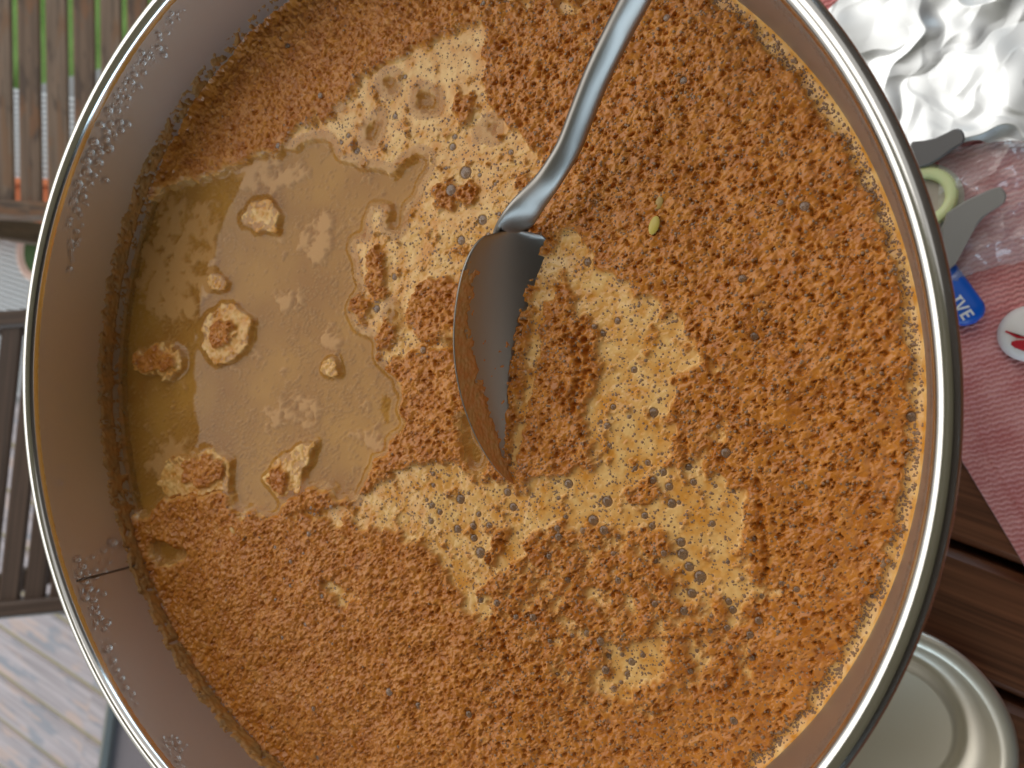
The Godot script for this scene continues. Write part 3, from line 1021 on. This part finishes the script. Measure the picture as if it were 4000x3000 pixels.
func build_pot_details() -> void:
	var pot: Node3D = get_node("steel_pot")
	# dried foam above the broth on the far wall
	var nn := noise(120.0, FastNoiseLite.TYPE_SIMPLEX_SMOOTH, 4, 101)
	var nb := noise(700.0, FastNoiseLite.TYPE_CELLULAR, 1, 102)
	var nf := noise(420.0, FastNoiseLite.TYPE_SIMPLEX_SMOOTH, 3, 103)
	var nu := 560
	var nv := 64
	var v := PackedVector3Array()
	var col := PackedColorArray()
	var idx := PackedInt32Array()
	for j in nv:
		for i in nu:
			var deg := 112.0 + 150.0 * i / (nu - 1.0)
			var depth := 0.0195 + 0.0155 * j / (nv - 1.0)
			var p := on_wall(deg, depth)
			var q := nn.get_noise_3dv(p)
			var f := nf.get_noise_3d(p.x, p.y * 0.6, p.z)
			var top := 0.0238 + 0.002 * q + 0.0016 * f                                  # upper edge of the stain
			var dense := smoothstep(262.0, 225.0, deg) * 0.55 + 0.45 * smoothstep(225.0, 205.0, deg)
			var has := smoothstep(top - 0.0004, top + 0.0008, depth)
			var gap := smoothstep(0.0022, 0.0008, absf(depth - 0.0305 + 0.0006 * q)) * smoothstep(-0.25, 0.15, f + 0.15)     # clean line above the level
			var patch := smoothstep(-0.12, 0.10, f + 0.55 * q + 0.9 * (dense - 0.62) + 0.12)
			var thick := 0.0010 * has * patch * (1.0 - 0.95 * gap) * (0.8 - 0.5 * nb.get_noise_3d(p.x, p.y, p.z))
			v.append(on_wall(deg, depth, thick - 0.00022))
			col.append(Color(0.33, 0.175, 0.05).lerp(Color(0.42, 0.18, 0.035), clampf(0.5 + q, 0.0, 1.0)).lerp(Color(0.13, 0.075, 0.03), clampf(0.9 * f, 0.0, 0.6)))
	for j in nv - 1:
		for i in nu - 1:
			var a := j * nu + i
			idx.append_array([a, a + nu, a + 1, a + 1, a + nu, a + nu + 1])
	var stain := paint(Color.WHITE, 0.6)
	stain.vertex_color_use_as_albedo = true
	part("dried_foam", smooth(v, idx, col), stain, pot, "stuff")
	# weld seam
	var seam := part("weld_seam", plank(Vector3(RIM - 0.02, 0.0006, 0.0007), 0.0001), paint(Color(0.16, 0.15, 0.14), 0.5, 0.8), pot)
	seam.position = Vector3(WALL * cos(deg_to_rad(151.6)), RIM * 0.5 + 0.006, WALL * sin(deg_to_rad(151.6)))
	seam.rotation = Vector3(0, -deg_to_rad(151.6), PI / 2)
	# condensation: drops in clusters, the largest as single drops
	var water := StandardMaterial3D.new()
	water.albedo_color = Color(1, 1, 1, 0.0)
	water.roughness = 0.0
	water.refraction_enabled = true
	water.refraction_scale = 0.033
	water.transparency = BaseMaterial3D.TRANSPARENCY_ALPHA
	var bead := SphereMesh.new()
	bead.radius = 1.0
	bead.height = 2.0
	bead.radial_segments = 14
	bead.rings = 7
	var drops := []
	# angle, depth in mm, spread in degrees and mm, count, largest radius in mm
	for c in [[238.5, 4.0, 1.6, 3.0, 40, 0.5], [231.5, 6.5, 2.6, 3.2, 60, 0.7], [226.0, 5.0, 2.5, 3.0, 60, 0.6], [220.0, 6.5, 2.8, 3.2, 90, 0.9], [215.5, 6.0, 2.6, 3.2, 110, 0.95], [210.5, 5.6, 2.6, 3.0, 70, 0.9], [205.0, 7.0, 2.6, 2.6, 36, 0.75], [200.5, 9.0, 1.6, 2.0, 14, 0.6],
			[197.0, 10.0, 1.0, 1.0, 5, 0.6], [177.0, 9.0, 4.0, 3.0, 8, 0.4], [168.0, 7.5, 1.0, 1.5, 3, 0.9], [155.8, 20.0, 0.8, 5.0, 16, 1.0], [152.5, 9.0, 1.4, 4.5, 60, 0.8], [149.5, 6.0, 1.6, 3.5, 60, 0.9], [146.0, 6.5, 1.6, 3.0, 40, 0.8], [141.5, 4.5, 1.6, 3.0, 40, 1.1], [139.5, 3.0, 1.0, 2.2, 30, 0.8], [136.0, 3.0, 1.4, 2.0, 24, 0.7], [133.5, 3.0, 1.0, 2.0, 20, 0.7], [124.0, 6.0, 1.2, 3.0, 50, 0.7], [121.5, 3.0, 1.2, 1.6, 26, 0.7], [160.0, 14.0, 8.0, 6.0, 14, 0.35], [190.0, 9.0, 8.0, 5.0, 12, 0.3]]:
		for k in c[4]:
			drops.append([c[0] + c[2] * rng.randfn() * 0.75, c[1] + c[3] * rng.randfn() * 0.6, 0.2 + (c[5] * 1.8 - 0.2) * pow(rng.randf(), 1.8)])
	for k in 3600:      # the fine mist under the rim
		var deg := rng.randf_range(-62.0, 62.0)
		drops.append([deg, 3.6 + absf(rng.randfn()) * 2.6, 0.14 + 0.22 * rng.randf()])
	for k in 500:
		drops.append([rng.randf_range(100.0, 262.0), 3.4 + absf(rng.randfn()) * 0.8, 0.08 + 0.14 * rng.randf()])
	drops = drops.filter(func(d): return d[1] > 3.0 + d[2] * 0.6 and d[1] < 26.0)
	drops.sort_custom(func(a, b): return a[2] > b[2])
	var kept := []
	for d in drops:
		if d[2] > 0.25:
			var clash := false
			for e in kept:
				if Vector2((e[0] - d[0]) * 2.27, e[1] - d[1]).length() < (e[2] + d[2]) * 0.92:
					clash = true
					break
			if clash:
				continue
		kept.append(d)
	var mist := []
	for k in kept.size():
		var d: Array = kept[k]
		var rad: float = d[2] * 0.001
		var t := Transform3D(Basis(Vector3.UP, -deg_to_rad(d[0])), on_wall(d[0], d[1] * 0.001, rad * 0.1)) * Transform3D(Basis.from_scale(Vector3(rad * 0.75, rad * 1.05, rad)), Vector3.ZERO)
		if k < 220:
			part("water_drop", bead, water, pot).transform = t
		else:
			mist.append(t)
	var mm := MultiMesh.new()
	mm.transform_format = MultiMesh.TRANSFORM_3D
	var dot := bead.duplicate()
	dot.radial_segments = 8
	dot.rings = 4
	mm.mesh = dot
	mm.instance_count = mist.size()
	for k in mist.size():
		mm.set_instance_transform(k, mist[k])
	var mi := MultiMeshInstance3D.new()
	mi.name = "condensation"
	mi.multimesh = mm
	mi.material_override = water
	pot.add_child(mi)
	mi.set_meta("kind", "stuff")

# ---------- on the table, right of the pot ----------
func build_table_things() -> void:
	# pink cloth with ribbed weave
	var cloth := thing("pink_cloth", "pink ribbed kitchen cloth spread on the table right of the pot", "cloth")
	var yarn := paint(Color.WHITE, 0.9)
	yarn.rim_enabled = true
	yarn.rim = 0.3
	yarn.vertex_color_use_as_albedo = true
	var edge := rounded(outline([900, -1900, 1480, -1900, 1950, -1900, 1950, 1180, 1709, 700, 1620, 545, 1521, 376, 1440, 200, 1370, 0, 1340, -300, 1000, -1200, 850, -1600]), 0)
	var nx := 400
	var nz := 900
	var v := PackedVector3Array()
	var col := PackedColorArray()
	var idx := PackedInt32Array()
	var wave := noise(22.0, FastNoiseLite.TYPE_SIMPLEX_SMOOTH, 3, 111)
	var slub := noise(900.0, FastNoiseLite.TYPE_SIMPLEX, 2, 112)
	var wear := noise(60.0, FastNoiseLite.TYPE_SIMPLEX_SMOOTH, 3, 113)
	var dirx := Vector2(cos(-0.30), sin(-0.30))
	for j in nz:
		for i in nx:
			# x from the frayed lower-left edge to beyond the frame
			var z := -0.19 + 0.31 * j / (nz - 1.0)
			var start := 0.1385
			if z > 0.0:
				start = 0.1385 + 0.0105 * z / 0.0304 if z < 0.0304 else 0.149 + (z - 0.0304) * 0.545
			elif z < -0.03:
				start = maxf(0.0, sqrt(maxf(0.0, 0.1385 * 0.1385 - z * z)))
				if z < -0.13:
					start = 0.02
			var x := start + (0.215 - start) * i / (nx - 1.0)
			var p := Vector2(x, z)
			var a := p.dot(dirx)
			var b := p.dot(Vector2(-dirx.y, dirx.x))
			var rib := sin(b * TAU / 0.0021 + 0.7 * sin(a * TAU / 0.0034) + 2.0 * wear.get_noise_2d(x, z))
			var hem := exp(-pow((x - start - 0.0105) / 0.0012, 2.0)) if z > 0.0 else 0.0
			var y := 0.0030 + 0.0012 * wave.get_noise_2d(x, z) + 0.00028 * rib + 0.00012 * slub.get_noise_2d(x, z) - 0.0007 * hem + 0.0006 * exp(-(x - start) / 0.004)
			if i == 0:
				y = 0.0004
			v.append(Vector3(x, y, z))
			col.append(Color(0.62, 0.20, 0.205).lerp(Color(0.84, 0.43, 0.42), clampf(0.5 + 0.35 * rib + 0.4 * slub.get_noise_2d(x, z) + 0.5 * wear.get_noise_2d(x, z), 0.0, 1.0)))
	for j in nz - 1:
		for i in nx - 1:
			var k := j * nx + i
			idx.append_array([k, k + 1, k + nx, k + 1, k + nx + 1, k + nx])
	part("weave", smooth(v, idx, col), yarn, cloth)
	# crumpled foil
	var foil := thing("aluminium_foil", "large crumpled sheet of shiny aluminium foil at the upper right", "foil")
	var silver := paint(Color(0.88, 0.92, 0.95), 0.40, 1.0)
	var r1 := noise(15.0, FastNoiseLite.TYPE_CELLULAR, 1, 121)
	r1.cellular_return_type = FastNoiseLite.RETURN_DISTANCE2_SUB
	var r2 := noise(44.0, FastNoiseLite.TYPE_CELLULAR, 1, 122)
	r2.cellular_return_type = FastNoiseLite.RETURN_DISTANCE2_SUB
	var r3 := noise(16.0, FastNoiseLite.TYPE_SIMPLEX_SMOOTH, 2, 123)
	var bend := noise(30.0, FastNoiseLite.TYPE_SIMPLEX_SMOOTH, 2, 124)
	var hem_n := noise(40.0, FastNoiseLite.TYPE_SIMPLEX_SMOOTH, 3, 125)
	var fi := 260
	var fj := 260
	part("sheet", sheet(fi, fj, func(i: int, j: int):
		var s: float = i / (fi - 1.0)
		var t: float = j / (fj - 1.0)
		# top edge along the red corner of cloth, lower edge beside the grey bars
		var x := lerpf(0.095, 0.215, s)
		var ztop := lerpf(-0.158, -0.205, s) - 0.006 * sin(s * 9.0)
		var zlow := lerpf(-0.100, -0.0925, s) + 0.003 * hem_n.get_noise_2d(x, 3.0)
		var z := lerpf(ztop, zlow, t)
		var bx := x + 0.014 * bend.get_noise_2d(x, z)
		var bz := z + 0.014 * bend.get_noise_2d(x + 2.0, z)
		var y := 0.0078 + 0.003 * r3.get_noise_2d(x, z) - 0.0056 * (r1.get_noise_2d(bx, bz) + 0.5) - 0.0006 * (r2.get_noise_2d(bx, bz) + 0.5)
		return Vector3(x, maxf(y, 0.0048 + 0.0004 * sin(i * 0.3)), z)), silver, foil)
	# clear plastic film over the cloth
	var bag := thing("plastic_film", "clear wrinkled plastic film on the pink cloth between foil and blue handle", "film")
	var clear := paint(Color(0.75, 0.76, 0.78), 0.04, 0.0, 0.7)
	clear.transparency = BaseMaterial3D.TRANSPARENCY_ALPHA
	clear.albedo_color.a = 0.28
	var w1 := noise(45.0, FastNoiseLite.TYPE_CELLULAR, 1, 131)
	w1.cellular_return_type = FastNoiseLite.RETURN_DISTANCE2_SUB
	var w2 := noise(110.0, FastNoiseLite.TYPE_SIMPLEX_SMOOTH, 2, 132)
	part("sheet", sheet(170, 130, func(i: int, j: int):
		var s: float = i / 169.0
		var t: float = j / 129.0
		var x := lerpf(0.139, 0.205, s)
		var z := lerpf(-0.096, lerpf(-0.0405, -0.0600, s) + 0.0015 * w2.get_noise_2d(x, 1.0), t)
		var y := 0.0085 - 0.0085 * (w1.get_noise_2d(x, z * 1.4) + 0.4) + 0.0012 * w2.get_noise_2d(x, z)
		return Vector3(x, maxf(y, 0.0050), z)), clear, bag)
	# pale green ring
	var ring := thing("pale_green_ring", "pale yellow green plastic ring half hidden by the pot rim", "ring", Vector3(0.1335, 0.0062, -0.0763))
	var lime := paint(Color(0.74, 0.80, 0.42), 0.35)
	lime.subsurf_scatter_enabled = true
	lime.subsurf_scatter_strength = 0.1
	part("band", lathe_in(PackedVector2Array([Vector2(0.0078, 0.0), Vector2(0.0078, 0.0072), Vector2(0.0086, 0.008), Vector2(0.0112, 0.008), Vector2(0.0120, 0.0072), Vector2(0.0120, 0.0)]), 72), lime, ring)
	part("core", lathe(PackedVector2Array([Vector2(0.0078, 0.0035), Vector2(0.0022, 0.0035), Vector2(0.0018, 0.0050), Vector2(0.0, 0.0050)]), 48, [1, 2]), paint(Color(0.45, 0.40, 0.36), 0.5), ring)
	part("collar", lathe_in(PackedVector2Array([Vector2(0.0120, 0.0028), Vector2(0.0142, 0.0024), Vector2(0.0150, 0.0)]), 72), paint(Color(0.55, 0.56, 0.42), 0.4), ring)
	var ridge := plank(Vector3(0.0008, 0.006, 0.0007), 0.0001)
	for k in 60:
		var t := TAU * k / 60.0
		var o := part("ridge", ridge, lime, ring)
		o.position = Vector3(0.0121 * cos(t), 0.0035, 0.0121 * sin(t))
		o.rotation.y = -t
	# two grey bars
	var grey := paint(Color(0.14, 0.135, 0.135), 0.45)
	var b1 := thing("grey_bar", "dark grey curved bar with a blunt end lying on the foil", "utensil", Vector3.ZERO, "grey curved bars beside the pot")
	part("blade", prism(rounded(outline([1270, -985, 1363, -984, 1410, -1003, 1447, -1020, 1472, -1004, 1480, -963, 1448, -944, 1373, -890, 1300, -872]), 1), 0.0135, 0.0158), grey, b1)
	var b2 := thing("grey_bar", "lighter grey curved bar with a blunt end on the plastic film, below the pale ring", "utensil", Vector3.ZERO, "grey curved bars beside the pot")
	part("blade", prism(rounded(outline([1400, -676, 1473, -728, 1530, -752, 1575, -771, 1602, -773, 1620, -739, 1611, -708, 1551, -671, 1517, -624, 1480, -545, 1441, -462, 1400, -480]), 1), 0.0138, 0.0160), paint(Color(0.26, 0.25, 0.235), 0.42), b2)
	# blue handle with white lettering
	var blue := thing("blue_handle", "bright blue rounded handle with white letters sticking out from under the rim", "handle", Vector3(0.1527, 0.0048, -0.0253))
	blue.rotation.y = -1.013
	var shell := paint(Color(0.003, 0.11, 0.60), 0.32)
	part("grip", sheet(28, 40, func(i: int, j: int):
		var t: float = j / 39.0
		var x := -0.040 + 0.040 * t
		var e := clampf((0.0 - x) / 0.006, 0.0, 1.0)
		var cap := sqrt(maxf(0.0, 1.0 - (1.0 - e) * (1.0 - e)))
		if j == 0:
			cap = 0.05
		var a := TAU * i / 28.0
		return Vector3(x, 0.0042 + 0.0042 * cap * signf(sin(a)) * pow(absf(sin(a)), 0.7), 0.0066 * cap * signf(cos(a)) * pow(absf(cos(a)), 0.8)), true), shell, blue)
	var text := TextMesh.new()
	var font := SystemFont.new()
	font.font_names = PackedStringArray(["Droid Sans"])
	font.font_weight = 700
	text.font = font
	text.text = "IVE"
	text.font_size = 64
	text.pixel_size = 0.00008
	text.depth = 0.00025
	var ink := part("lettering", text, paint(Color(0.80, 0.82, 0.84), 0.5), blue)
	ink.rotation = Vector3(-PI / 2, 0, 0)
	ink.position = Vector3(-0.0078, 0.00845, 0.0012)
	# white cap with a red mark
	var cap := thing("white_cap", "white rounded cap with a red mark cut off by the right edge", "cap", Vector3(0.1712, 0.0045, -0.0208))
	part("shell", lathe(PackedVector2Array([Vector2(0.0108, 0.0), Vector2(0.0110, 0.004), Vector2(0.0102, 0.0066), Vector2(0.0082, 0.0080), Vector2(0.0, 0.0084)]), 64), paint(Color(0.80, 0.77, 0.75), 0.4), cap)
	var red := paint(Color(0.50, 0.004, 0.018), 0.4)
	part("red_mark", prism(rounded(outline([-66, 26, -10, 24, 40, 26, 40, 78, -20, 72, -70, 48]), 1), 0.0078, 0.0088, 0.0003), red, cap)
	part("red_line", prism(outline([-90, -8, -84, -12, -45, 10, -20, 14, -22, 22, -50, 18]), 0.0070, 0.0085, 0.0002), red, cap)
	# steel dish
	var dish := thing("steel_dish", "shallow matte steel dish on the table below the pot rim, lower right", "dish", Vector3(0.122, 0.0, 0.144))
	var dull := paint(Color(0.70, 0.665, 0.58), 0.42, 0.85)
	part("bowl", lathe_in(PackedVector2Array([Vector2(0.0, 0.0045), Vector2(0.0245, 0.0045), Vector2(0.0262, 0.0052), Vector2(0.0285, 0.0022), Vector2(0.0310, 0.0018), Vector2(0.0375, 0.0085), Vector2(0.0398, 0.0150), Vector2(0.0404, 0.0165)]), 128, []), dull, dish)
	part("rim", lathe_in(PackedVector2Array([Vector2(0.0404, 0.0165), Vector2(0.0412, 0.0180), Vector2(0.0455, 0.0178), Vector2(0.0468, 0.0168), Vector2(0.0466, 0.0155)]), 128), dull, dish)
	part("outside", lathe(PackedVector2Array([Vector2(0.0, 0.0006), Vector2(0.0310, 0.0006), Vector2(0.0385, 0.0078), Vector2(0.0412, 0.0160), Vector2(0.0466, 0.0155)]), 96), dull, dish)
